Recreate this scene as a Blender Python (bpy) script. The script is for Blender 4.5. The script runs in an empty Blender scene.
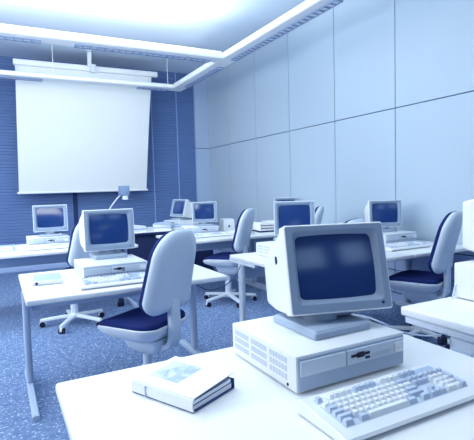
import bpy, bmesh, math, random
from mathutils import Matrix, Vector
random.seed(4)
S = bpy.context.scene
COL = S.collection
PI = math.pi
rad = math.radians

# ------------------------------------------------------------------ materials
def mat(name, col, rough=0.5, spec=0.5, noise=0.0, nscale=30.0, bump=0.0, coat=0.0, metal=0.0):
    m = bpy.data.materials.new(name); m.use_nodes = True
    nt = m.node_tree; b = nt.nodes['Principled BSDF']
    b.inputs['Base Color'].default_value = (*col, 1)
    b.inputs['Roughness'].default_value = rough
    b.inputs['Specular IOR Level'].default_value = spec
    b.inputs['Metallic'].default_value = metal
    b.inputs['Coat Weight'].default_value = coat
    if noise or bump:
        tc = nt.nodes.new('ShaderNodeTexCoord'); n = nt.nodes.new('ShaderNodeTexNoise')
        n.inputs['Scale'].default_value = nscale; n.inputs['Detail'].default_value = 4
        nt.links.new(tc.outputs['Object'], n.inputs['Vector'])
        if noise:
            r = nt.nodes.new('ShaderNodeMapRange')
            r.inputs['To Min'].default_value = 1 - noise; r.inputs['To Max'].default_value = 1 + noise
            nt.links.new(n.outputs['Fac'], r.inputs['Value'])
            mx = nt.nodes.new('ShaderNodeMix'); mx.data_type = 'RGBA'; mx.blend_type = 'MULTIPLY'
            mx.inputs['Factor'].default_value = 1
            mx.inputs['A'].default_value = (*col, 1)
            nt.links.new(r.outputs['Result'], mx.inputs['B'])
            nt.links.new(mx.outputs['Result'], b.inputs['Base Color'])
        if bump:
            bp = nt.nodes.new('ShaderNodeBump'); bp.inputs['Strength'].default_value = bump
            bp.inputs['Distance'].default_value = 0.002
            nt.links.new(n.outputs['Fac'], bp.inputs['Height']); nt.links.new(bp.outputs['Normal'], b.inputs['Normal'])
    return m

def carpet_mat():
    m = bpy.data.materials.new('speckled_blue_carpet'); m.use_nodes = True
    nt = m.node_tree; b = nt.nodes['Principled BSDF']; L = nt.links.new
    tc = nt.nodes.new('ShaderNodeTexCoord')
    n1 = nt.nodes.new('ShaderNodeTexNoise'); n1.inputs['Scale'].default_value = 58; n1.inputs['Detail'].default_value = 3
    n2 = nt.nodes.new('ShaderNodeTexNoise'); n2.inputs['Scale'].default_value = 20; n2.inputs['Detail'].default_value = 2
    n3 = nt.nodes.new('ShaderNodeTexNoise'); n3.inputs['Scale'].default_value = 170
    for n in (n1, n2, n3): L(tc.outputs['Object'], n.inputs['Vector'])
    r1 = nt.nodes.new('ShaderNodeValToRGB'); r1.color_ramp.elements[0].position = .59; r1.color_ramp.elements[1].position = .64
    L(n1.outputs['Fac'], r1.inputs['Fac'])
    r2 = nt.nodes.new('ShaderNodeValToRGB')
    r2.color_ramp.elements[0].color = (.085, .15, .34, 1); r2.color_ramp.elements[1].color = (.25, .36, .58, 1)
    r2.color_ramp.elements[0].position = .3; r2.color_ramp.elements[1].position = .72
    ad = nt.nodes.new('ShaderNodeMath'); ad.operation = 'MULTIPLY_ADD'; ad.inputs[1].default_value = .5
    L(n3.outputs['Fac'], ad.inputs[0])
    md = nt.nodes.new('ShaderNodeMath'); md.operation = 'MULTIPLY'; md.inputs[1].default_value = .5
    L(n2.outputs['Fac'], md.inputs[0]); L(md.outputs[0], ad.inputs[2]); L(ad.outputs[0], r2.inputs['Fac'])
    mx = nt.nodes.new('ShaderNodeMix'); mx.data_type = 'RGBA'
    fc = nt.nodes.new('ShaderNodeMath'); fc.operation = 'MULTIPLY'; fc.inputs[1].default_value = .8
    L(r1.outputs['Color'], fc.inputs[0]); L(fc.outputs[0], mx.inputs['Factor'])
    L(r2.outputs['Color'], mx.inputs['A']); mx.inputs['B'].default_value = (.70, .80, .95, 1)
    L(mx.outputs['Result'], b.inputs['Base Color'])
    b.inputs['Roughness'].default_value = .95; b.inputs['Specular IOR Level'].default_value = .1
    bp = nt.nodes.new('ShaderNodeBump'); bp.inputs['Strength'].default_value = .5; bp.inputs['Distance'].default_value = .004
    L(n3.outputs['Fac'], bp.inputs['Height']); L(bp.outputs['Normal'], b.inputs['Normal'])
    return m

def picture_mat():
    m = bpy.data.materials.new('pale_blue_cover_picture'); m.use_nodes = True
    nt = m.node_tree; b = nt.nodes['Principled BSDF']; L = nt.links.new
    tc = nt.nodes.new('ShaderNodeTexCoord'); n = nt.nodes.new('ShaderNodeTexNoise')
    n.inputs['Scale'].default_value = 14; n.inputs['Distortion'].default_value = 1.6
    L(tc.outputs['Object'], n.inputs['Vector'])
    r = nt.nodes.new('ShaderNodeValToRGB')
    r.color_ramp.elements[0].position = .42; r.color_ramp.elements[0].color = (.36, .48, .72, 1)
    r.color_ramp.elements[1].position = .6; r.color_ramp.elements[1].color = (.66, .74, .86, 1)
    L(n.outputs['Fac'], r.inputs['Fac']); L(r.outputs['Color'], b.inputs['Base Color'])
    b.inputs['Roughness'].default_value = .4
    return m

M = dict(
    white=mat('white_laminate', (.88, .90, .93), .42, .4, .015, 8),
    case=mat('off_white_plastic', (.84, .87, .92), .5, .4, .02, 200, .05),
    front=mat('shaded_front_plastic', (.38, .47, .62), .5, .4, .02, 200),  # pale plastic darkened in colour, for fronts turned away from the light
    bezel=mat('shaded_bezel_plastic', (.28, .37, .52), .5, .4, .02, 200),  # monitor plastic with the front face's shade mixed into its colour
    bezelside=mat('cream_white_monitor_plastic', (.86, .89, .93), .5, .4, .02, 200),
    glass=mat('dark_blue_screen_glass', (.015, .05, .20), .15, .7, .0, 10, 0, 0, .0),
    key=mat('white_key_plastic', (.86, .89, .94), .5, .4, .02, 90),
    keydark=mat('grey_key_plastic', (.54, .63, .79), .5, .4, .02, 90),
    keymid=mat('pale_grey_key_plastic', (.62, .70, .84), .5, .4, .02, 90),
    bay=mat('shade_greyed_bay_plastic', (.60, .69, .81), .5, .4, .02, 200),  # bay plastic greyed part-way to carry shade on the front faces
    black=mat('black_plastic', (.006, .012, .04), .5, .3, .02, 60),
    slot=mat('dark_recess', (.03, .05, .14), .7, .2, .02, 60),
    vent=mat('grey_vent_slots', (.54, .61, .72), .7, .2, .02, 60),
    metal=mat('grey_blue_painted_metal', (.46, .56, .74), .4, .5, .02, 40),
    metalw=mat('white_painted_metal', (.72, .78, .87), .4, .5, .02, 40),
    shell=mat('light_grey_chair_plastic', (.64, .74, .86), .42, .5, .015, 60, .03),
    shellrim=mat('pale_chair_plastic', (.80, .86, .93), .42, .5, .015, 60, .03),
    navy=mat('navy_upholstery', (.007, .02, .14), .85, .25, .12, 260, .3),
    wall=mat('pale_blue_wall_panel', (.49, .61, .74), .55, .3, .012, 2),
    groove=mat('panel_joint_shadow_gap', (.10, .15, .30), .8, .1, .02, 4),
    blind=mat('blue_slatted_wall', (.13, .22, .46), .6, .3, .03, 3),
    blindline=mat('pale_blue_wall_joint', (.30, .42, .75), .6, .3, .02, 3),
    blindpost=mat('dark_wall_post', (.02, .04, .14), .6, .3, .02, 3),
    pil=mat('blue_grey_pilaster', (.46, .58, .78), .6, .3, .012, 2),
    ceil=mat('white_ceiling_paint', (.76, .86, .98), .9, .1, .015, 1.5),
    base=mat('pale_blue_baseboard', (.42, .54, .82), .5, .3, .02, 4),
    trunk=mat('white_light_trunking', (.88, .91, .94), .4, .4, .01, 10),
    louvre=mat('blue_grey_louvre', (.25, .35, .58), .4, .4, .02, 10),
    cloth=mat('white_screen_fabric', (.86, .90, .92), .8, .1, .01, 5),
    paper=mat('white_paper', (.88, .91, .95), .8, .1, .02, 20),
    paperblue=mat('pale_blue_card', (.46, .58, .78), .6, .2, .02, 20),
    pages=mat('page_edges', (.80, .86, .94), .8, .1, .08, 300),
    cover=mat('white_vinyl_cover', (.88, .91, .94), .35, .4, .01, 20),
    coverdark=mat('navy_vinyl_edge', (.03, .06, .22), .45, .4, .02, 30),
    darkpanel=mat('shaded_modesty_panel', (.02, .035, .12), .6, .3, .03, 5),  # shade below the farthest desk's worktop is put into this dark tone
    cable=mat('pale_cable', (.62, .72, .88), .5, .4, .02, 40),
    cabledark=mat('dark_cable', (.03, .05, .15), .5, .4, .02, 40),
    ohp=mat('grey_projector_metal', (.22, .32, .52), .4, .5, .02, 40),
    lens=mat('pale_lens_housing', (.70, .78, .88), .2, .6, .01, 40),
    panel=mat('blue_grey_low_wall_panel', (.42, .53, .77), .6, .3, .012, 3),
    carpet=carpet_mat(), picture=picture_mat(),
)

# ------------------------------------------------------------------ geometry helpers
class B:
    def __init__(s): s.bm = bmesh.new()
    def _merge(s, t, mx=None, mi=0):
        if mx is not None: t.transform(mx)
        for f in t.faces: f.material_index = mi
        me = bpy.data.meshes.new('t'); t.to_mesh(me); t.free(); s.bm.from_mesh(me); bpy.data.meshes.remove(me)
        return s
    def box(s, x0, x1, y0, y1, z0, z1, bev=0.0, seg=2, mx=None, mi=0):
        t = bmesh.new()
        bmesh.ops.create_cube(t, size=1, matrix=Matrix.Translation(((x0+x1)/2, (y0+y1)/2, (z0+z1)/2)) @ Matrix.Diagonal((x1-x0, y1-y0, z1-z0, 1)))
        if bev: bmesh.ops.bevel(t, geom=t.edges[:], offset=bev, segments=seg, affect='EDGES', profile=.5)
        return s._merge(t, mx, mi)
    def loft(s, rings, cap0=True, cap1=True, closed=True, mx=None, mi=0):
        t = bmesh.new(); R = [[t.verts.new(p) for p in r] for r in rings]
        n = len(R[0])
        for a, b in zip(R, R[1:]):
            for i in range(n if closed else n-1):
                j = (i+1) % n
                t.faces.new((a[i], a[j], b[j], b[i]))
        if cap0: t.faces.new(R[0][::-1])
        if cap1: t.faces.new(R[-1])
        bmesh.ops.recalc_face_normals(t, faces=t.faces[:])
        return s._merge(t, mx, mi)
    def cyl(s, p0, p1, r0, r1=None, n=20, mi=0):
        r1 = r0 if r1 is None else r1
        p0 = Vector(p0); p1 = Vector(p1); d = (p1-p0).normalized()
        u = d.orthogonal().normalized(); v = d.cross(u)
        ring = lambda c, r: [c + u*r*math.cos(2*PI*i/n) + v*r*math.sin(2*PI*i/n) for i in range(n)]
        return s.loft([ring(p0, r0), ring(p1, r1)], mi=mi)
    def tube(s, pts, r, n=8, sub=6, mi=0):
        P = [Vector(p) for p in pts]; Q = []
        for i in range(len(P)-1):
            a = P[max(i-1, 0)]; b = P[i]; c = P[i+1]; d = P[min(i+2, len(P)-1)]
            for k in range(sub):
                t = k/sub
                Q.append(.5*((2*b) + (c-a)*t + (2*a-5*b+4*c-d)*t*t + (3*b-a-3*c+d)*t**3))
        Q.append(P[-1]); rings = []; u = None
        for i, q in enumerate(Q):
            d = (Q[min(i+1, len(Q)-1)] - Q[max(i-1, 0)]).normalized()
            u = d.orthogonal().normalized() if u is None else (u - d*u.dot(d)).normalized()
            v = d.cross(u)
            rings.append([q + u*r*math.cos(2*PI*j/n) + v*r*math.sin(2*PI*j/n) for j in range(n)])
        return s.loft(rings, mi=mi)
    def lathe(s, prof, n=24, mx=None, mi=0):
        return s.loft([[Vector((r*math.cos(2*PI*i/n), r*math.sin(2*PI*i/n), z)) for i in range(n)] for r, z in prof], mx=mx, mi=mi)
    def build(s, name, m, parent=None, smooth=True, loc=None, ang=32):
        bm = s.bm
        if smooth:
            for f in bm.faces: f.smooth = True
            for e in bm.edges:
                e.smooth = not (len(e.link_faces) == 2 and e.calc_face_angle(0) > rad(ang)) and len(e.link_faces) == 2
        me = bpy.data.meshes.new(name); bm.to_mesh(me); bm.free()
        for x in (m if isinstance(m, (list, tuple)) else [m]): me.materials.append(M[x])
        o = bpy.data.objects.new(name, me); COL.objects.link(o)
        if parent is not None: o.parent = parent
        if loc: o.location = loc
        return o

def rrect(w, h, r, n=6, rb=None):
    """rounded rectangle points (x, z); r = top corners, rb = bottom corners"""
    rb = r if rb is None else rb; P = []
    for cx, cz, a0, q in ((w/2-r, h/2-r, 0, r), (-w/2+r, h/2-r, 90, r), (-w/2+rb, -h/2+rb, 180, rb), (w/2-rb, -h/2+rb, 270, rb)):
        for k in range(n+1):
            a = rad(a0 + 90*k/n); P.append((cx + q*math.cos(a), cz + q*math.sin(a)))
    return P

def tag(o, label, cat, group=None):
    o['label'] = label; o['category'] = cat
    if group: o['group'] = group
    return o
def thing(name, label, cat, loc, rz=0.0, group=None):
    o = bpy.data.objects.new(name, None); COL.objects.link(o)
    o.empty_display_size = .1; o.location = loc; o.rotation_euler = (0, 0, rz)
    return tag(o, label, cat, group)
def struct(o):
    o['kind'] = 'structure'; return o

# ------------------------------------------------------------------ the room
XR, YB, ZC = 3.83, 8.5, 3.56
b = B(); b.box(-3.2, XR+.2, -2.2, YB+.25, -.06, 0); struct(b.build('floor', 'carpet', smooth=False))
b = B(); b.box(-3.2, XR+.2, -2.2, YB+.25, ZC, ZC+.06); struct(b.build('ceiling', 'ceil', smooth=False))

# right wall: backing board and separate flush panels with open joints
b = B(); b.box(XR+.016, XR+.08, -2.2, YB, 0, ZC, mi=1)
ys = [-2.2, -1.34, -.36, .62, 1.61, 2.60, 3.60, 4.59, 5.60, 6.57, 7.55, YB]
zs = [.10, .30, 2.11, ZC]
g = .0055
for y0, y1 in zip(ys, ys[1:]):
    b.box(XR, XR+.02, y0+g, y1-g, .62+g, 2.11-g, .0015, 1)
    b.box(XR, XR+.02, y0+g, y1-g, 2.11+g, ZC, .0015, 1)
struct(b.build('wall_right', ['wall', 'groove'], ang=20))
b = B()
for y0, y1 in zip(ys, ys[1:]):
    b.box(XR-.012, XR+.02, y0+g, y1-g, .11+g, .36-g, .002, 1)
    b.box(XR-.012, XR+.02, y0+g, y1-g, .36+g, .62-g, .002, 1)
struct(b.build('trim_1', 'panel', ang=20))
b = B(); b.box(XR-.02, XR+.016, -2.2, YB-.07, 0, .10, .004, 1); struct(b.build('baseboard_right', 'base', ang=20))

# back wall: horizontally slatted, with vertical joints and a dark post
b = B(); pitch = .052; n = int((ZC-.09)/pitch); rings = []
prof = []
for i in range(n+1):
    z = .09 + i*(ZC-.09)/(n+1)
    prof += [(0.0, z), (-.008, z+.008), (-.006, z+pitch*.80)]
prof.append((0.0, ZC))
rings = [[Vector((x, YB+dy, z)) for dy, z in prof] for x in (-3.2, 3.56)]
t = bmesh.new(); A = [t.verts.new(p) for p in rings[0]]; C = [t.verts.new(p) for p in rings[1]]
for i in range(len(A)-1): t.faces.new((A[i], C[i], C[i+1], A[i+1]))
bmesh.ops.recalc_face_normals(t, faces=t.faces[:]); b._merge(t)
b.box(-3.2, XR+.2, YB+.01, YB+.12, 0, ZC)
wb = struct(b.build('wall_back', 'blind', smooth=False))
k = 2
for x in (-2.1, -.95, 2.68, 3.18):
    b = B(); b.box(x-.011, x+.011, YB-.02, YB+.005, .09, ZC-.002); struct(b.build('trim_%d' % k, 'blindline', smooth=False)); k += 1
b = B(); b.box(1.19, 1.26, YB-.03, YB+.005, .09, 1.9, .004, 1); struct(b.build('trim_%d' % k, 'blindpost')); k += 1
b = B(); b.box(-3.2, 3.54, YB-.035, YB+.005, 0, .09, .006, 2); struct(b.build('baseboard_back', 'base'))
# pilaster in the corner
b = B()
b.box(3.545, XR-.001, YB-.07, YB+.01, 0, 2.106, .002, 1); b.box(3.545, XR-.001, YB-.07, YB+.01, 2.117, ZC-.001, .002, 1)
struct(b.build('trim_%d' % k, 'pil', ang=20)); k += 1

# ------------------------------------------------------------------ suspended light trunking
def trunk(label, p0, p1, width, z0, z1, lou, side, group='suspended light trunks'):
    """box from p0 to p1 (centre line), louvre strips on the underside over the given ranges"""
    d = Vector((p1[0]-p0[0], p1[1]-p0[1], 0)); L = d.length
    root = thing('light_trunk', label, 'light', (p0[0], p0[1], z0), math.atan2(d.y, d.x), group)
    w = width/2
    bb = B()
    P = [(-w, .012), (-w+.012, 0), (w-.012, 0), (w, .012), (w, z1-z0-.02), (w-.03, z1-z0), (-w+.03, z1-z0), (-w, z1-z0-.02)]
    bb.loft([[Vector((x, y, z)) for y, z in P] for x in (0, L)])
    bb.build('body', 'trunk', root)
    for a, c in lou:
        bb = B(); y0, y1 = (w*.05, w*.9) if side > 0 else (-w*.9, -w*.05)
        bb.box(a, c, y0, y0+.006, -.016, .001); bb.box(a, c, y1-.006, y1, -.016, .001)
        m = int((c-a)/.085)
        for i in range(m+1):
            x = a + (c-a)*i/m
            bb.box(x-.004, x+.004, y0, y1, -.016, .001)
        lo = bb.build('louvre', 'louvre', root, smooth=False)
        bb = B(); bb.box(a+.005, c-.005, y0+.007, y1-.007, -.003, .0005)
        bb.build('diffuser', 'trunk', lo, smooth=False)
    return root
t1 = trunk('white light trunk crossing the ceiling above and nearer than the projection screen', (-2.6, 5.59), (2.715, 5.59), .22, 3.0, 3.10, [(1.2, 3.13), (3.5, 5.2)], 1)
t2 = trunk('white light trunk crossing in front of the top of the projection screen', (-2.6, 7.46), (2.715, 7.46), .22, 3.0, 3.07, [(1.5, 3.3), (4.75, 5.25)], 1)
t3 = trunk('white light trunk running along the right wall, joining the two cross trunks', (2.83, 7.57), (2.83, 1.2), .22, 3.0, 3.09, [(.4, 1.7), (2.1, 4.2), (4.35, 6.1)], 1)
b = B()
for i, (x, y) in enumerate(((.86, 7.46), (2.66, 7.46))):
    bb = B(); bb.cyl((x, y, 3.07 if i < 2 else 3.09), (x, y, ZC), .005, n=8); bb.lathe([(.004, ZC-.03), (.02, ZC-.012), (.022, ZC)], 12, Matrix.Translation((x, y, 0)))
    tag(bb.build('suspension_cable', 'trunk'), ('thin cable holding the trunk above the left part of the screen', 'thin cable holding the cross trunk at its right end, beside the screen', 'thin cable holding the trunk beside the right wall')[i], 'cable', 'trunk suspension cables')

# ------------------------------------------------------------------ projection screen
root = thing('projection_screen', 'large white pulled down projection screen hanging before the blue wall', 'screen', (1.41, 7.75, 1.3))
def scr(x, y, z): return Vector((x-1.41, y-7.75, z-1.3))
b = B(); ring = []
for i in range(13):
    t = i/12; y = 7.76 + .42*t + .02*math.sin(PI*t); z = 3.27 - (3.27-1.335)*t
    x0 = .36-.036*t; x1 = 2.475-.045*t
    ring.append([scr(x0, y, z), scr(x1, y, z), scr(x1, y+.004, z), scr(x0, y+.004, z)])
b.loft(ring); b.build('fabric', 'cloth', root)
b = B(); b.loft([[scr(x, 7.765+yy, 3.295+zz) for yy, zz in rrect(.085, .09, .02, 4)] for x in (.333, 2.571)]); b.build('top_case', 'trunk', root)
b = B(); b.loft([[scr(x, 8.185+yy, 1.322+zz) for yy, zz in rrect(.03, .036, .012, 4)] for x in (.30, 2.455)]); b.build('bottom_bar', 'trunk', root)
b = B(); b.box(-.03, .03, -.02, .02, 0, 1, mx=Matrix.Translation((1.43-1.41, -.07, 3.31-1.3)) @ Matrix.Rotation(rad(12), 4, 'X') @ Matrix.Diagonal((1, 1, .22, 1)))
b.box(1.39-1.41, 1.47-1.41, -.11, -.04, ZC-.022-1.3, ZC-.002-1.3, .004); b.box(-.03+.07, .05+.07, -.09, -.045, 2.0-.08, 2.0+.05, .005)
b.build('ceiling_bracket', 'metalw', root)
b = B(); b.cyl(scr(.36, 7.72, 3.26), scr(.36, 7.72, 3.17), .008, n=10); b.build('pull_hook', 'metalw', root)

# ------------------------------------------------------------------ desks
def desk(label, x0, x1, y0, y1, yc, feet=(-.55, .30), legs=(1, 1), legm='metal', extra=None, z=.72, th=.034, group='white computer desks'):
    cx, cy = (x0+x1)/2, (y0+y1)/2
    root = thing('computer_desk', label, 'desk', (cx, cy, 0), 0, group)
    w, d = (x1-x0)/2, (y1-y0)/2
    b = B(); b.box(-w, w, -d, d, z-th, z, .010, 4); b.build('worktop', 'white', root)
    lc = yc-cy
    for s, on in ((-1, legs[0]), (1, legs[1])):
        if not on: continue
        xx = s*(w-.022)
        b = B(); b.loft([[Vector((xx+px, lc+py, zz)) for px, py in rrect(.044, .07, .018, 4)] for zz in (.047, z-th-.03)])
        b.box(xx-.016, xx+.016, lc-.25, lc+.2, z-th-.03, z-th, .004)
        lg = b.build('leg', legm, root)
        b = B(); f0, f1 = lc+feet[0], lc+feet[1]
        b.loft([[Vector((xx+px, yy, zz)) for px, zz in ((-.021, 0.001), (.021, 0.001), (.021, hh*.7), (.013, hh), (-.013, hh), (-.021, hh*.7))] for yy, hh in ((f0, .03), (f0+.05, .042), (f1-.05, .042), (f1, .03))])
        b.build('foot', legm, lg)
    b = B(); b.box(-w+.06, w-.06, lc+.0, lc+.03, z-th-.16, z-th-.001, .003); b.build('cross_rail', 'metal', root)
    if extra: extra(root, w, d, lc)
    return root
D_fg = desk('white desk in the foreground carrying the largest monitor, keyboard and binder', .126, 1.372, .52, 1.48, 1.05, (-.45, .4))
D_left = desk('white desk at the left with a pale notebook lying on its front left corner', .108, 1.345, 2.72, 3.68, 3.32, (-.52, .3))
D_mid = desk('white desk corner sticking out behind the left side of the large foreground monitor', 1.786, 3.0, 2.62, 3.58, 3.40, (-.32, .15), legm='metalw')
D_farR = desk('white desk pushed to the right wall, just behind the navy seated chair there', 3.012, 3.80, 2.62, 3.58, 3.42, (-.25, .13))
D_bl = desk('white desk with a computer below the left end of the projection screen', -.42, 1.34, 4.90, 5.88, 5.42, (-.42, .36))
D_br = desk('white desk in the last row with a monitor, behind the chair facing it', 1.80, 2.98, 4.76, 5.74, 5.3, (-.4, .36))
D_br2 = desk('last row desk by the right wall, with the paper tray on it', 2.992, 3.80, 4.76, 5.74, 5.3, (-.4, .36))
def side_panels(root, w, d, lc):
    b = B(); b.box(-w+.012, -w+.032, -d+.06, d-.02, .645, .676, .003); b.build('side_rail', 'metalw', root)
    yc = 1.225-1.045
    b = B(); b.box(-w+.018, -w+.06, yc-.065, yc+.065, .03, .6445, .012, 3); lg = b.build('leg', 'metalw', root)
    b = B(); b.box(-w+.014, -w+.019, yc-.045, yc+.045, .10, .60, .002); b.build('leg_cover', 'bay', lg)
    b = B(); b.box(-w+.015, -w+.063, -d+.05, d-.08, .001, .04, .012, 3); b.build('foot', 'metalw', lg)
D_nr = desk('white desk cut off by the right picture edge, beside the foreground desk', 1.665, 2.85, .55, 1.54, 1.0, (-.45, .4), legs=(0, 1), legm='metalw', th=.042, extra=side_panels)
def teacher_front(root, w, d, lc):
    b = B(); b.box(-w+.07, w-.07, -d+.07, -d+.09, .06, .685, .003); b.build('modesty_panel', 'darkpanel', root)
    b = B(); b.box(-w+.006, w-.006, -d-.006, -d+.001, .687, .717, .002); b.build('edge_shade', 'darkpanel', root)  # dark strip painting shade onto the worktop's front edge
D_t = desk('farthest desk, its front darkened for shade, with papers and a monitor turned sideways on it', 1.25, 2.95, 6.25, 7.20, 6.7, (-.38, .38), legm='darkpanel', extra=teacher_front)

# ------------------------------------------------------------------ computer monitors
def monitor(label, x, y, z0, yaw, tilt=8, base_yaw=0, knob=False, head_dx=0, head_dy=0, zc=.201, w=.353, hh=.291, boxy=False):
    """z0 = surface it stands on; head centre (front face) at head_dx/head_dy from the base centre, zc above z0"""
    root = thing('computer_monitor', label, 'monitor', (x, y, z0), rad(base_yaw), 'CRT monitors')
    b = B()
    b.loft([[Vector((p, q, zz)) for p, q in rrect(a, c, .010, 4)] for zz, a, c in ((.001, .226, .245), (.018, .226, .245), (.026, .212, .230))])
    b.build('stand', 'front', root)
    mx = Matrix.Translation((head_dx, head_dy, zc)) @ Matrix.Rotation(rad(yaw-base_yaw), 4, 'Z') @ Matrix.Rotation(rad(-tilt), 4, 'X')
    # swivel ball between stand and head
    b = B(); b.lathe([(.056, .0265), (.060, .036), (.056, .05), (.05, .062)], 28); b.build('swivel', 'front', root)
    def ring(wd, ht, r, dy, dz=0, dx=0, rb=None):
        return [mx @ Vector((px+dx, dy, pz+dz)) for px, pz in rrect(wd, ht, r, 6, rb)]
    b = B()
    b.loft([ring(w-.010, hh-.010, .009, .062), ring(w, hh, .009, .05), ring(w, hh, .009, .006), ring(w-.004, hh-.004, .008, .0015), ring(w-.010, hh-.010, .007, 0)], cap0=False, cap1=False, mi=1)
    sw, sh = .266, .206; sz = .006
    b.loft([ring(w-.010, hh-.010, .007, 0), ring(sw+.034, sh+.034, .016, 0, sz), ring(sw+.028, sh+.028, .016, .003, sz), ring(sw, sh, .016, .024, sz)], cap0=False, cap1=False)
    b.build('bezel', ['bezel', 'bezelside'], root)  # face in the shaded plastic, rim left white as its edge highlight
    b = B()
    N = 12; R = []
    for i in range(N+1):
        u = -1+2*i/N
        R.append([mx @ Vector((u*(sw/2+.003), .0255-.013*(1-.5*u*u-.5*v*v), v*(sh/2+.003)+sz)) for v in [-1+2*j/N for j in range(N+1)]])
    b.loft(R, cap0=False, cap1=False, closed=False); b.build('screen', 'glass', root)
    if boxy: rear = [ring(w-.012, hh-.020, .014, .12, -.004), ring(w-.016, hh-.028, .016, .25, -.006), ring(w-.05, hh-.05, .016, .31, -.008), ring(w-.07, hh-.07, .016, .315, -.008)]
    else: rear = [ring(w-.012, hh-.030, .014, .12, -.008), ring(w-.014, hh-.060, .02, .22, -.014), ring(w-.020, hh-.11, .022, .315, -.020), ring(w-.07, hh-.15, .03, .365, -.026), ring(w-.09, hh-.17, .03, .372, -.026)]
    b = B(); b.loft([ring(w-.010, hh-.010, .012, .058)] + rear, cap0=False)
    # fairing under the housing that sits on the swivel
    b.build('housing', 'bezelside', root)
    b = B()
    b.loft([[mx @ Vector((px, .09+py, zz)) for px, py in rrect(a, c, .03, 5)] for zz, a, c in ((-hh/2+.02, .17, .12), (-hh/2-.004, .16, .11), (-hh/2-.012, .11, .08))])
    b.build('tilt_foot', 'front', root)
    b = B(); c = mx @ Vector((w/2-.035, -.001, -hh/2+.022)); n_ = mx.to_3x3() @ Vector((0, -1, 0))
    b.cyl(c - n_*.003, c + n_*.002, .0045, n=12); b.build('power_light', 'slot', root)
    if knob:
        b = B(); p = mx @ Vector((-w/2+.0085, .135, .045)); q = (mx.to_3x3() @ Vector((-1, .22, 0))).normalized()
        b.cyl(p - q*.02, p + q*.006, .014, n=16); b.build('side_knob', 'slot', root)
    return root

# ------------------------------------------------------------------ desktop computers
def case(label, x0, y0, z=.72, w=.416, d=.39, h=.110, rz=0, vents=True):
    root = thing('desktop_computer', label, 'computer', (x0+w/2, y0+d/2, z), rz, 'desktop computers')
    X, Y = w/2, d/2; f = .006
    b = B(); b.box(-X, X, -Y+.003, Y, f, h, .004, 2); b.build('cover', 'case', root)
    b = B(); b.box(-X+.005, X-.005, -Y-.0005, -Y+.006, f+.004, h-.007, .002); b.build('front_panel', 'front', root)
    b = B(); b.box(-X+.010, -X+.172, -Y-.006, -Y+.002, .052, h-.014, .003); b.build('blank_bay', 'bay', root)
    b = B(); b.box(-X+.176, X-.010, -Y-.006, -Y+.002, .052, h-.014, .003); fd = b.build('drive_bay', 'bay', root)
    b = B(); b.box(-X+.190, -X+.262, -Y-.0075, -Y-.005, .073, .081); b.box(-X+.212, -X+.240, -Y-.010, -Y-.005, .069, .085, .002); b.build('floppy_slot', 'black', root)
    b = B(); b.box(-X+.245, -X+.262, -Y-.009, -Y-.005, .060, .067, .001); b.build('eject_button', 'slot', root)
    b = B()
    for i in range(11): b.box(-X+.272+.0068*i, -X+.276+.0068*i, -Y-.0068, -Y-.005, .058, .071)
    b.build('front_grille', 'vent', root, smooth=False)
    b = B(); b.box(X-.052, X-.014, -Y-.010, -Y-.005, .056, .088, .003); b.box(X-.040, X-.028, -Y-.015, -Y-.009, .066, .078, .003); b.build('power_switch', 'case', root)
    for c in range(3 if vents else 0):
        b = B(); ya = Y-.022-.112*c
        for r in range(3):
            zz = .030+.024*r
            for q in range(3): b.box(-X-.0012, -X+.002, ya-.096, ya, zz+.0058*q, zz+.0034+.0058*q)
            if c == 2:
                for q in range(6): b.box(-X-.0016, -X+.002, ya-.096+.016*q+.012, ya-.096+.016*q+.0145, zz, zz+.016, mi=1)
        b.build('side_vent', ['vent', 'case'], root, smooth=False)
    b = B(); b.cyl((-X-.002, -Y+.045, .018), (-X+.004, -Y+.045, .018), .0045, n=12); b.build('side_screw', 'black', root)
    for sx in (-1, 1):
        for sy in (-1, 1):
            b = B(); b.cyl((sx*(X-.03), sy*(Y-.04), .0005), (sx*(X-.03), sy*(Y-.04), f+.001), .012, n=14); b.build('rubber_foot', 'black', root)
    return root

# ------------------------------------------------------------------ keyboards
U = .01905
def key_layout():
    K = []     # x, y (units from top-left), w, h, dark
    K.append((0, 0, 1, 1, 1))
    for gidx, gx in enumerate((2, 6.5, 11)):
        for i in range(4): K.append((gx+i, 0, 1, 1, 1 if gidx == 1 else 0))
    for i in range(3): K.append((15.25+i, 0, 1, 1, 1))
    y = 1.5
    for i in range(13): K.append((i, y, 1, 1, 0))
    K.append((13, y, 2, 1, 1))
    K.append((0, y+1, 1.5, 1, 1))
    for i in range(12): K.append((1.5+i, y+1, 1, 1, 0))
    K.append((13.5, y+1, 1.5, 1, 0))
    K.append((0, y+2, 1.75, 1, 1))
    for i in range(11): K.append((1.75+i, y+2, 1, 1, 0))
    K.append((12.75, y+2, 2.25, 1, 1))
    K.append((0, y+3, 2.25, 1, 1))
    for i in range(10): K.append((2.25+i, y+3, 1, 1, 0))
    K.append((12.25, y+3, 2.75, 1, 1))
    K += [(0, y+4, 1.5, 1, 1), (2.5, y+4, 1.5, 1, 1), (4, y+4, 7, 1, 0), (11, y+4, 1.5, 1, 1), (13.5, y+4, 1.5, 1, 1)]
    for r in (0, 1):
        for i in range(3): K.append((15.25+i, y+r, 1, 1, 1))
    K.append((16.25, y+3, 1, 1, 1))
    for i in range(3): K.append((15.25+i, y+4, 1, 1, 1))
    x = 18.5
    for i in range(4): K.append((x+i, y, 1, 1, 1))
    for r in (1, 2, 3):
        for i in range(3): K.append((x+i, y+r, 1, 1, 0))
    K += [(x+3, y+1, 1, 2, 1), (x+3, y+3, 1, 2, 1), (x, y+4, 2, 1, 0), (x+2, y+4, 1, 1, 0)]
    return K
KW, KD = .490, .192
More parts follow.
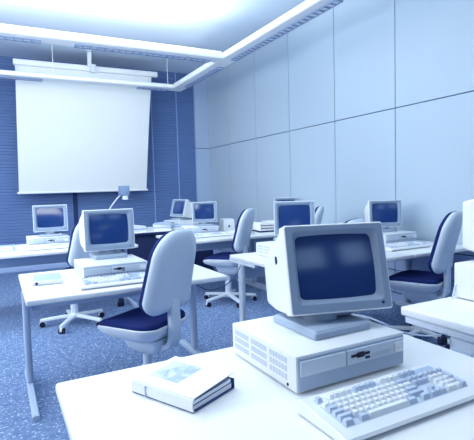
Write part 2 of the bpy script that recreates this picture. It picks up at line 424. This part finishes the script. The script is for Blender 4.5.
def kb_z(y):           # top surface height of the wedge at depth y (local, -KD/2 front)
    t = (y+KD/2)/KD; return .020 + .020*t
def key_bm(bb, cx, cy, w, h, z, dark):
    a, c = w*U-.0016, h*U-.0016
    r = [[Vector((cx+sx*(aa/2), cy+dy+sy*(cc/2), z+zz + .105*(dy+sy*cc/2))) for sx, sy in ((-1, -1), (1, -1), (1, 1), (-1, 1))]
         for aa, cc, zz, dy in ((a-.001, c-.001, -.002, 0), (a-.001, c-.001, .001, 0), (a-.0062, c-.0070, .0110, .0008), (a-.0078, c-.0086, .0114, .0008))]
    bb.loft(r, mi=dark)
def keyboard(label, x, y, z=.72, rz=0, fine=False, s=1.0):
    root = thing('keyboard', label, 'keyboard', (x, y, z), rz, 'computer keyboards')
    b = B()
    prof = [(-KD/2+.014, .003), (-KD/2, .012), (-KD/2+.006, .019), (-KD/2+.03, .0235), (KD/2-.05, kb_z(KD/2-.05)), (KD/2-.012, .040), (KD/2, .034), (KD/2, .004)]
    rings = []
    for xx, ins in ((-KW/2, .004), (-KW/2+.004, 0), (KW/2-.004, 0), (KW/2, .004)):
        rings.append([Vector((xx, min(max(py, -KD/2+ins), KD/2-ins), max(.002, pz-(ins if pz > .005 else 0)))) for py, pz in prof])
    bd = B(); bd.loft(rings)
    if fine: bd.build('body', 'case', root, ang=25)
    x0 = -22.5*U/2; y0 = KD/2-.028
    if fine:
        b = B(); px = x0+18.55*U; b.box(px, px+3.9*U, -.5*U*.9, .5*U*.9, 0, .0015, mx=Matrix.Translation((0, y0-.5*U+.004, kb_z(y0-.5*U)+.0001)) @ Matrix.Rotation(rad(6), 4, 'X')); b.build('indicator_panel', 'paperblue', root, smooth=False)
        b = B()
        for gx0, gx1, gy0, gy1 in ((-.12, 1.12, -.1, 1.1), (1.88, 6.12, -.1, 1.1), (6.38, 10.62, -.1, 1.1), (10.88, 15.1, -.1, 1.1), (15.13, 18.37, -.1, 1.1), (-.12, 15.12, 1.38, 6.6), (15.15, 18.36, 1.38, 6.6), (18.39, 22.62, 1.38, 6.6)):
            cy = y0-(gy0+gy1)/2*U
            b.box(x0+gx0*U, x0+gx1*U, -(gy1-gy0)/2*U, (gy1-gy0)/2*U, -.001, .0008, mx=Matrix.Translation((0, cy, kb_z(cy))) @ Matrix.Rotation(math.atan2(.020, KD), 4, 'X'))
        b.build('key_gap_shade', 'bay', root, smooth=False)  # grey plates standing in for shade in the gaps between keys
        cache = {}
        for kx, ky, kw, kh, dk in key_layout():
            cx = x0+(kx+kw/2)*U; cy = y0-(ky+kh/2)*U
            kk = (kw, kh, dk)
            if kk not in cache:
                b = B(); key_bm(b, 0, 0, kw, kh, 0, 0); o = b.build('key', 'keydark' if dk else 'key', root, ang=20); cache[kk] = o
            else:
                o = cache[kk].copy(); COL.objects.link(o); o.parent = root
            o.location = (cx, cy, kb_z(cy)+.001)
    else:
        for kx, ky, kw, kh, d2 in key_layout():
            cx = x0+(kx+kw/2)*U; cy = y0-(ky+kh/2)*U
            key_bm(bd, cx, cy, kw, kh, kb_z(cy)+.001, 2 if d2 else 1)
        bd.build('body', ['case', 'key', 'keymid'], root, ang=25)
    if s != 1: root.scale = (s, s, s)
    return root

# ---- foreground computer
CT = .8305
case('desktop computer on the foreground desk, its side vents facing left', .706, 1.020)
monitor('largest monitor, on the foreground desk, dark blue screen turned slightly left', .945, 1.222, CT+.001, -16, 14, 0, True, head_dx=.033, head_dy=-.06, zc=.202)
keyboard('keyboard on the foreground desk, cut by the right picture edge', .895, .845, fine=True)
# ---- left desk
case('desktop computer on the left desk, in front of a chair back', .46, 3.005)
monitor('monitor on the left desk, standing before a chair back', .695, 3.37, CT, -1, 2, 0, head_dx=.005, head_dy=-.07)
keyboard('keyboard on the left desk, lying right before its computer', .655, 2.895, fine=True)
# ---- back left desk
case('desktop computer on the desk below the projection screen\'s left end', .27, 5.30)
monitor('small looking monitor standing below the projection screen\'s lower left corner', .51, 5.46, CT, -8, 6, 0, head_dy=-.06)
keyboard('keyboard on the desk below the projection screen\'s left end', .45, 5.18)
# ---- last row
case('desktop computer under the last row monitor by the blue corner', 2.10, 5.27, rz=rad(-10))
monitor('last row monitor standing left of the pale box, before the room corner', 2.35, 5.42, CT, -20, 5, -10, head_dx=.0, head_dy=-.06).scale = (.9, .9, .9)
keyboard('keyboard on the last row desk before the monitor by the corner', 2.30, 5.10)
case('desktop computer of the last row, mostly hidden behind other monitors', 3.36, 5.28)
monitor('farther of two monitors peeking over the large foreground monitor', 3.585, 5.42, CT, -30, 5, 0, head_dy=-.06).scale = (.93, .93, .93)
# ---- mid desk
case('desktop computer behind the foreground monitor\'s left side, barely showing', 1.96, 3.02)
monitor('nearer of two monitors peeking over the large foreground monitor', 2.27, 3.32, CT, -34, 6, 0, head_dy=-.05)
# ---- desk at the right wall
case('desktop computer on the right wall desk, under its monitor', 3.19, 3.12)
monitor('monitor on the right wall desk, left of the navy seated chair', 3.40, 3.38, CT, -32, 4, 0, head_dy=-.06).scale = (.9, .9, .9)
keyboard('keyboard on the right wall desk beside the chair back', 3.22, 2.93)
# ---- near right desk
case('desktop computer cut by the right picture edge, on the near right desk', 2.01, 1.12, h=.178, vents=False)
monitor('monitor cut by the right picture edge, only its white side showing', 2.225, 1.31, .72+.1785, 2, 0, 0, head_dx=.03, head_dy=-.09, zc=.19, boxy=True)
# ---- teacher's desk
case('desktop computer under the sideways turned monitor on the farthest desk', 2.36, 6.60, rz=rad(-70))
monitor('small sideways turned monitor on the farthest desk, facing left', 2.56, 6.78, CT+.004, -72, 16, -72, head_dy=-.07).scale = (.95, .95, .95)

# ------------------------------------------------------------------ swivel chairs
def chair(label, x, y, ang, spin=10):
    root = thing('swivel_chair', label, 'chair', (x, y, 0), rad(ang), 'swivel chairs')
    sd = lambda p, q: .016*(p/.23)**2 - .022*max(0, (q-.06)/.17)**2
    def seat_ring(s, z, dw=0, off=.03, k=1.0):
        return [Vector((px, py+off, z + .048 + k*sd(px, py))) for px, py in [(u*1.0, v) for u, v in rrect(.45*s-dw, .45*s-dw, .13*s, 7, .10*s)]]
    b = B(); b.loft([seat_ring(.50, .375, k=0, off=.0), seat_ring(.72, .385, k=.3, off=.01), seat_ring(.93, .418, k=.8), seat_ring(1.0, .448), seat_ring(1.0, .456), seat_ring(.97, .460)]); b.build('seat_shell', 'shellrim', root, ang=40)
    b = B(); b.loft([seat_ring(.955, .452), seat_ring(.965, .468), seat_ring(.945, .480), seat_ring(.86, .488), seat_ring(.6, .484), seat_ring(.25, .480)]); b.build('seat', 'navy', root, ang=50)
    # back rest, leaning backwards
    H0, H1 = .595, 1.075
    def yb(z):
        t = (z-H0)/(H1-H0); return -.185 - .04*t - .055*t*t + .02*math.sin(PI*min(max(t*1.6, 0), 1))
    def back_ring(off, ins):
        P = []
        for px, pz in rrect(.43-2*ins, H1-H0-2*ins, .145-ins*.6, 8, .085-ins*.5):
            t = (pz+(H1-H0)/2)/(H1-H0); z = H0 + (H1-H0)*t
            wf = 1.0 - .23*t*t
            cup = .25*px*px*1.6
            P.append(Vector((px*wf, yb(z)+off+cup, z)))
        return P
    b = B(); b.loft([back_ring(-.052, .085), back_ring(-.050, .045), back_ring(-.042, .018), back_ring(-.028, .004), back_ring(-.012, 0), back_ring(0, .003)]); b.build('back_shell', 'shell', root, ang=50)
    b = B(); b.loft([back_ring(-.006, .006), back_ring(.012, .001), back_ring(.028, .008), back_ring(.036, .03), back_ring(.036, .085)]); b.build('backrest', 'navy', root, ang=50)
    # spine bar
    pts = [(-.02, .365), (-.14, .370), (-.195, .388), (-.216, .43), (-.220, .52), (-.218, .60), (-.215, .66)]
    rings = []
    for i, (py, pz) in enumerate(pts):
        a = pts[max(i-1, 0)]; c = pts[min(i+1, len(pts)-1)]
        d = Vector((0, c[0]-a[0], c[1]-a[1])).normalized(); nrm = Vector((0, -d.z, d.y))
        wv = (.050, .050, .048, .046, .044, .042, .036)[i]; tv = .017
        rings.append([Vector((px, py, pz)) + nrm*q for px, q in ((-wv, -tv), (wv, -tv), (wv*1.02, tv*.5), (wv*.8, tv), (-wv*.8, tv), (-wv*1.02, tv*.5))])
    b = B(); b.loft(rings); b.build('back_post', 'shell', root, ang=40)
    b = B(); b.loft([[Vector((px, py-.02, z)) for px, py in rrect(a, c, .03, 4)] for z, a, c in ((.33, .10, .16), (.355, .15, .24), (.40, .19, .27), (.425, .19, .27))]); b.build('mechanism', 'shell', root)
    b = B(); b.cyl((.07, .02, .345), (.20, .04, .340), .008, n=10); b.lathe([(.004, 0), (.014, .004), (.014, .03), (.004, .034)], 12, Matrix.Translation((.2, .04, .34)) @ Matrix.Rotation(rad(90), 4, 'Y')); b.build('tilt_lever', 'shellrim', root)
    b = B(); b.lathe([(.036, .10), (.036, .235), (.028, .24), (.028, .305)], 24); b.build('gas_column', 'shell', root)
    b = B(); b.lathe([(.042, .062), (.052, .075), (.052, .105), (.040, .118), (.037, .118)], 24); hub = b.build('base_hub', 'shellrim', root)
    for kx in range(5):
        a = rad(spin + 72*kx); mx = Matrix.Rotation(a, 4, 'Z')
        b = B()
        b.loft([[mx @ Vector((r, p, z + q)) for p, q in ((-w, -.013), (w, -.013), (w, .006), (w*.6, .013), (-w*.6, .013), (-w, .006))] for r, z, w in ((.03, .094, .030), (.12, .088, .024), (.24, .076, .019), (.305, .070, .018), (.318, .066, .012))])
        b.cyl(mx @ Vector((.292, 0, .035)), mx @ Vector((.292, 0, .068)), .008, n=8)
        # hood over the caster wheels
        h = [[mx @ Vector((.30+.031*math.cos(t), yy, .028+.031*math.sin(t))) for t in [rad(-10+20*q) for q in range(11)]] + [mx @ Vector((.30+.024*math.cos(t), yy, .028+.024*math.sin(t))) for t in [rad(190-20*q) for q in range(11)]] for yy in (-.009, .009)]
        b.loft(h)
        lg = b.build('base_leg', 'shellrim', root, ang=35)
        b = B(); ax = mx @ Vector((0, 1, 0)); c = mx @ Vector((.30, 0, .0265))
        for s in (-1, 1): b.cyl(c + ax*s*.010, c + ax*s*.024, .026, n=18)
        b.cyl(c - ax*.012, c + ax*.012, .007, n=8)
        b.build('caster', 'black', lg)
    return root
chair('swivel chair with a tall pale back, pulled up to the left desk, nearest of all', .765, 2.70, 33, 20)
chair('swivel chair with pale star base and casters, at the last row desk by the corner', 2.30, 4.66, 42, 8)
chair('swivel chair with navy seat at the right wall desk, beside the right edge monitor', 3.05, 2.615, 22, 30)
chair('swivel chair behind the left monitor, its star base visible under the desk', .62, 4.72, 38, -15)
chair('swivel chair whose curved back top just shows over the foreground monitor\'s middle', 2.00, 2.58, 22, 10)
chair('swivel chair seen edge on between two distant monitors, by the right wall', 3.02, 4.32, 45, 10)

# ------------------------------------------------------------------ binder on the foreground desk
root = thing('ring_binder', 'white ring binder with a pale picture on its cover, lying on the foreground desk', 'binder', (.447, 1.222, .7205), rad(26), 'binders and notebooks')
w, d = .178, .236
b = B(); b.box(-w/2, w/2, -d/2, d/2, 0, .004, .001); b.box(w/2-.001, w/2+.0025, -d/2, d/2, 0, .030, .001); b.build('back_cover', 'coverdark', root)
b = B(); b.loft([[Vector((-w/2+px, yy, .018+pz)) for px, pz in ((.006, -.018), (0, -.015), (-.003, 0), (0, .016), (.006, .019), (.008, .0165), (.003, .012), (.001, 0), (.003, -.012), (.008, -.0155))] for yy in (-d/2, d/2)]); sp = b.build('spine', 'cover', root)
b = B(); b.box(-w/2-.0042, -w/2-.0018, d/2-.062, d/2-.058, .003, .033); b.build('spine_band', 'paperblue', sp, smooth=False)
def wedge(x0, x1, z0, z1, h0, h1):
    return [[Vector((x, yy, z)) for x, z in ((x0, z0), (x1, z1), (x1, z1+h1), (x0, z0+h0))] for yy in (-d/2+.006, d/2-.006)]
b = B(); b.loft(wedge(-w/2+.010, w/2-.005, .0045, .0045, .010, .013)); b.build('page_block', 'pages', root, smooth=False)
b = B(); b.loft(wedge(-w/2+.008, w/2-.003, .0148, .0178, .0035, .0035)); b.build('divider', 'coverdark', root, smooth=False)
b = B(); b.loft(wedge(-w/2+.010, w/2-.008, .0186, .0216, .009, .009)); b.build('page_block', 'pages', root, smooth=False)
sl = Matrix.Translation((-w/2+.004, 0, .0345)) @ Matrix.Rotation(-math.atan2(.011, w), 4, 'Y')
b = B(); b.box(0, w, -d/2, d/2, .0015, .004, .001, mx=sl); fc = b.build('front_cover', 'cover', root, smooth=False)
b = B(); b.box(.002, w-.002, -d/2+.002, d/2-.002, 0, .0015, mx=sl); b.build('cover_lining', 'coverdark', fc, smooth=False)
b = B(); b.box(.042, .150, -.02, .095, .0039, .0044, mx=sl); b.build('cover_picture', 'picture', fc, smooth=False)
b = B()
for yy in (-.05, .05): b.lathe([(.003, -.002), (.004, 0), (.003, .002)], 10, Matrix.Translation((-w/2+.02, yy, .030)))
b.build('ring_clip', 'metal', root)

# notebooks and papers
root = thing('ring_binder', 'pale blue binder with a white rounded spine, on the left desk\'s front corner', 'binder', (.265, 3.22, .7205), rad(-4), 'binders and notebooks')
b = B(); b.box(-.085, .085, -.09, .17, .0, .003, .001); b.box(-.085, .085, -.09, .17, .025, .028, .001); b.build('cover', 'paperblue', root)
b = B(); b.loft([[Vector((x, -.095+p, .0148+q)) for p, q in rrect(.022, .027, .010, 5)] for x in (-.088, .088)]); b.build('spine', 'cover', root)
b = B(); b.box(-.075, .078, -.082, .162, .0032, .0248); b.build('page_block', 'pages', root)
b = B(); b.cyl((-.066, -.1075, .015), (-.066, -.105, .015), .009, n=14); b.build('spine_hole', 'slot', root)
root = thing('document_tray', 'pale flat tray of paper at the left edge, on the desk under the screen', 'tray', (.02, 5.42, .7205), 0)
b = B(); b.box(-.15, .12, -.22, .2, 0, .006, .002); b.box(-.15, .12, .19, .2, .004, .03, .002); b.box(-.15, -.14, -.22, .2, .004, .03, .002); b.box(.11, .12, -.22, .2, .004, .03, .002); b.build('tray', 'paperblue', root)
b = B(); b.box(-.13, .10, -.19, .17, .0065, .016, .001); b.build('paper_stack', 'paper', root)

def papers(label, x, y, rz, w=.21, d=.297, n=3, z=.7205, m='paper', cat='papers'):
    root = thing('paper_pile', label, cat, (x, y, z), rad(rz), 'paper piles')
    zz = 0
    for i in range(n):
        a = rad(random.uniform(-9, 9)); h = random.uniform(.012, .022); dx = random.uniform(-.01, .01)
        b = B(); R = []
        for u in range(9):
            xx = -w/2 + w*u/8; lift = .010*abs(math.sin(PI*u/8))*(i == n-1)
            R.append([Vector((xx, -d/2, zz)), Vector((xx, d/2, zz)), Vector((xx, d/2, zz+h+lift)), Vector((xx, -d/2, zz+h+lift))])
        b.loft(R, mx=Matrix.Translation((dx, 0, 0)) @ Matrix.Rotation(a, 4, 'Z')); b.build('paper_sheaf', (m, 'pages', 'paperblue')[i % 3], root, ang=40)  # sheaves alternate paper tones to paint shading into the pile
        zz += h+.0004
    return root
papers('pile of paper on the farthest desk, just right of the left desk\'s monitor', 1.76, 6.56, 20, .2, .27, n=5)
papers('pile of paper in the middle of the farthest desk, left of the sideways monitor', 2.13, 6.48, -20, .24, .28, n=6)
papers('spread papers on the farthest desk, directly left of the last row monitor', 2.42, 6.42, 85, .12, .25, n=3)
papers('papers lying on the last row desk, left of the monitor by the corner', 1.93, 5.02, -6, n=2)
papers('papers beside the keyboard in the last row, left of the chair back', 2.70, 5.06, 14, n=2)

# pale box with a dark opening, last row
root = thing('storage_box', 'pale upright box with a small dark hole, left of the last row chair', 'box', (2.72, 5.50, .7205), rad(-12))
b = B(); b.box(-.075, .075, -.12, .12, 0, .175, .006); b.build('body', 'case', root)
b = B(); b.cyl((-.0, -.123, .085), (-.0, -.118, .085), .014, n=16); b.build('round_hole', 'slot', root)
# paper tray with papers, last row right
root = thing('document_tray', 'stacked paper tray with dark base, right of the last row chair', 'tray', (3.13, 5.20, .7205), rad(-8))
b = B(); b.box(-.13, .13, -.14, .14, 0, .018, .004); b.build('base', 'slot', root)
for i in range(3):
    b = B(); z0 = .02+.036*i; b.box(-.115, .115, -.13, .13, z0, z0+.006, .002); b.box(-.115, -.108, -.13, .13, z0+.004, z0+.036, .002); b.box(.108, .115, -.13, .13, z0+.004, z0+.036, .002); b.box(-.108, .108, -.12, .12, z0+.0065, z0+.022, .002); b.build('tray_tier', 'paper', root)
root = thing('storage_box', 'low pale box between the paper tray and the peeking monitors', 'box', (3.36, 5.08, .7205), rad(-6))
b = B(); b.box(-.085, .085, -.10, .10, 0, .075, .005); b.build('body', 'case', root)
b = B(); b.box(-.088, .088, -.103, .103, .0755, .090, .004); b.build('lid', 'case', root)

# overhead projector on the farthest desk
root = thing('overhead_projector', 'grey overhead projector on the farthest desk, its head before the screen\'s lower edge', 'projector', (1.585, 6.83, .7205), rad(8))
b = B(); b.box(-.13, .13, -.15, .15, .006, .20, .012); b.build('light_box', 'ohp', root)
b = B(); b.box(-.11, .11, -.13, .13, .201, .205, .001); b.build('glass_stage', 'lens', root)
b = B(); b.tube([(-.11, .12, .15), (-.10, .11, .30), (-.02, .06, .44), (.06, .02, .535)], .010); b.build('arm', 'metalw', root)
b = B(); b.box(-.075, .075, -.05, .03, .575, .715, .008, mx=Matrix.Translation((.10, 0, -.05))); b.build('mirror_head', 'ohp', root)
b = B(); b.lathe([(.045, .47), (.045, .525), (.035, .53)], 20, Matrix.Translation((.115, -.01, -.01))); b.build('lens', 'lens', root)

# ------------------------------------------------------------------ cables and plugs
def cable(label, pts, r=.004, m='cable', plug=None):
    b = B(); b.tube(pts, r)
    root = b.build('cable', m); tag(root, label, 'cable', 'loose cables')
    return root
cable('pale cable running from behind the foreground computer to the near right desk', [(1.08, 1.425, 0.79), (1.15, 1.43, 0.796), (1.291, 1.393, 0.767), (1.373, 1.376, 0.733), (1.476, 1.355, 0.678), (1.588, 1.333, 0.648), (1.655, 1.318, 0.645), (1.666, 1.308, 0.646)], .0035)
root = thing('plug', 'dark plug hanging at the end of the pale cable, at the near right desk', 'plug', (1.664, 1.3065, .602), rad(-12))
b = B(); b.box(-.018, .018, -.014, .014, 0, .036, .006); b.build('body', 'black', root)
b = B(); b.cyl((0, 0, .034), (.006, 0, .046), .007, n=12); b.build('cable_sleeve', 'slot', root)
cable('pale cable looping down behind the right edge computer onto its desk', [(2.02, 1.47, .79), (2.01, 1.50, .785), (1.99, 1.50, .74), (1.965, 1.49, .70)], .004)
cable('dark thin cable sagging from the middle desk\'s left leg', [(1.795, 3.38, .66), (1.73, 3.37, .57), (1.62, 3.36, .50), (1.47, 3.34, .49), (1.34, 3.325, .56)], .004, 'cabledark')
root = thing('power_strip', 'dark power block on the carpet behind the left desk', 'power strip', (1.20, 5.24, .001), rad(75))
b = B(); b.box(-.10, .10, -.035, .035, 0, .05, .008); b.build('body', 'black', root)
for i in (-1, 0, 1):
    b = B(); b.cyl((.06*i, 0, .048), (.06*i, 0, .085), .02, n=14); b.build('plug', 'slot', root)

# ------------------------------------------------------------------ light
W = bpy.data.worlds.new('World'); S.world = W; W.use_nodes = True
bg = W.node_tree.nodes['Background']; bg.inputs['Color'].default_value = (.36, .58, 1.0, 1); bg.inputs['Strength'].default_value = .13
def area(name, loc, target, sx, sy, power, col):
    l = bpy.data.lights.new(name, 'AREA'); l.shape = 'RECTANGLE'; l.size = sx; l.size_y = sy; l.energy = power; l.color = col
    o = bpy.data.objects.new(name, l); COL.objects.link(o); o.location = loc
    o.rotation_euler = (Vector(target)-Vector(loc)).to_track_quat('-Z', 'Y').to_euler()
    return o
area('window_daylight', (-2.9, 3.6, 1.9), (1.5, 3.1, .4), 4.6, 1.5, 135, (.95, 1, .98))
area('trunk_uplight', (-.2, 5.52, 3.13), (-.2, 5.52-.8, 3.13+.5), 5.2, .10, 70, (.95, 1, .98))
area('trunk_uplight', (-.2, 5.64, 3.13), (-.2, 5.64+.5, 3.13+.8), 5.2, .08, 28, (.95, 1, .98))
area('trunk_uplight', (2.80, 4.2, 3.12), (2.80-.8, 4.2, 3.12+.45), 5.0, .10, 4, (.95, 1, .98))
area('ceiling_fill', (-.7, 2.0, 2.5), (-.3, 3.1, 3.56), 2.6, 1.6, 100, (.93, 1, .99))  # unseen fill aimed upward, added to whiten the near ceiling
area('overhead_fill', (1.5, .9, 3.5), (1.6, 1.0, 0), 2.2, 1.2, 26, (.95, 1, .98))  # unseen fill from above, added to brighten foreground desk and key tops
area('trunk_lamp', (0, 5.66, 2.975), (0, 6.5, 0), 4, .08, 25, (.95, 1, .98))
for x in (.75, 2.35): area('screen_reflection_lamp', (x, -3.0, 2.75), (x, 2.0, 1.6), 1.0, .9, 7, (.45, .7, 1))  # two lamps added behind the camera for soft reflections on the screens

# ------------------------------------------------------------------ camera
f, yaw, pitch, roll = 457.487, rad(27.6), rad(3.9541), rad(-1.6184)
fw = Vector((math.sin(yaw)*math.cos(pitch), math.cos(yaw)*math.cos(pitch), -math.sin(pitch)))
rt = Vector((math.cos(yaw), -math.sin(yaw), 0)); up = rt.cross(fw)
r2 = math.cos(roll)*rt + math.sin(roll)*up; u2 = -math.sin(roll)*rt + math.cos(roll)*up
cam = bpy.data.cameras.new('Camera'); cam.sensor_fit = 'HORIZONTAL'; cam.sensor_width = 36; cam.lens = 36*f/474
cam.clip_start = .02
co = bpy.data.objects.new('Camera', cam); COL.objects.link(co)
mw = Matrix((r2, u2, -fw)).transposed().to_4x4(); mw.translation = Vector((0, 0, 1.3)); co.matrix_world = mw
S.camera = co
S.view_settings.view_transform = 'Standard'; S.view_settings.look = 'None'; S.view_settings.gamma = 1
S.view_settings.use_curve_mapping = False; S.view_settings.exposure = 0.0
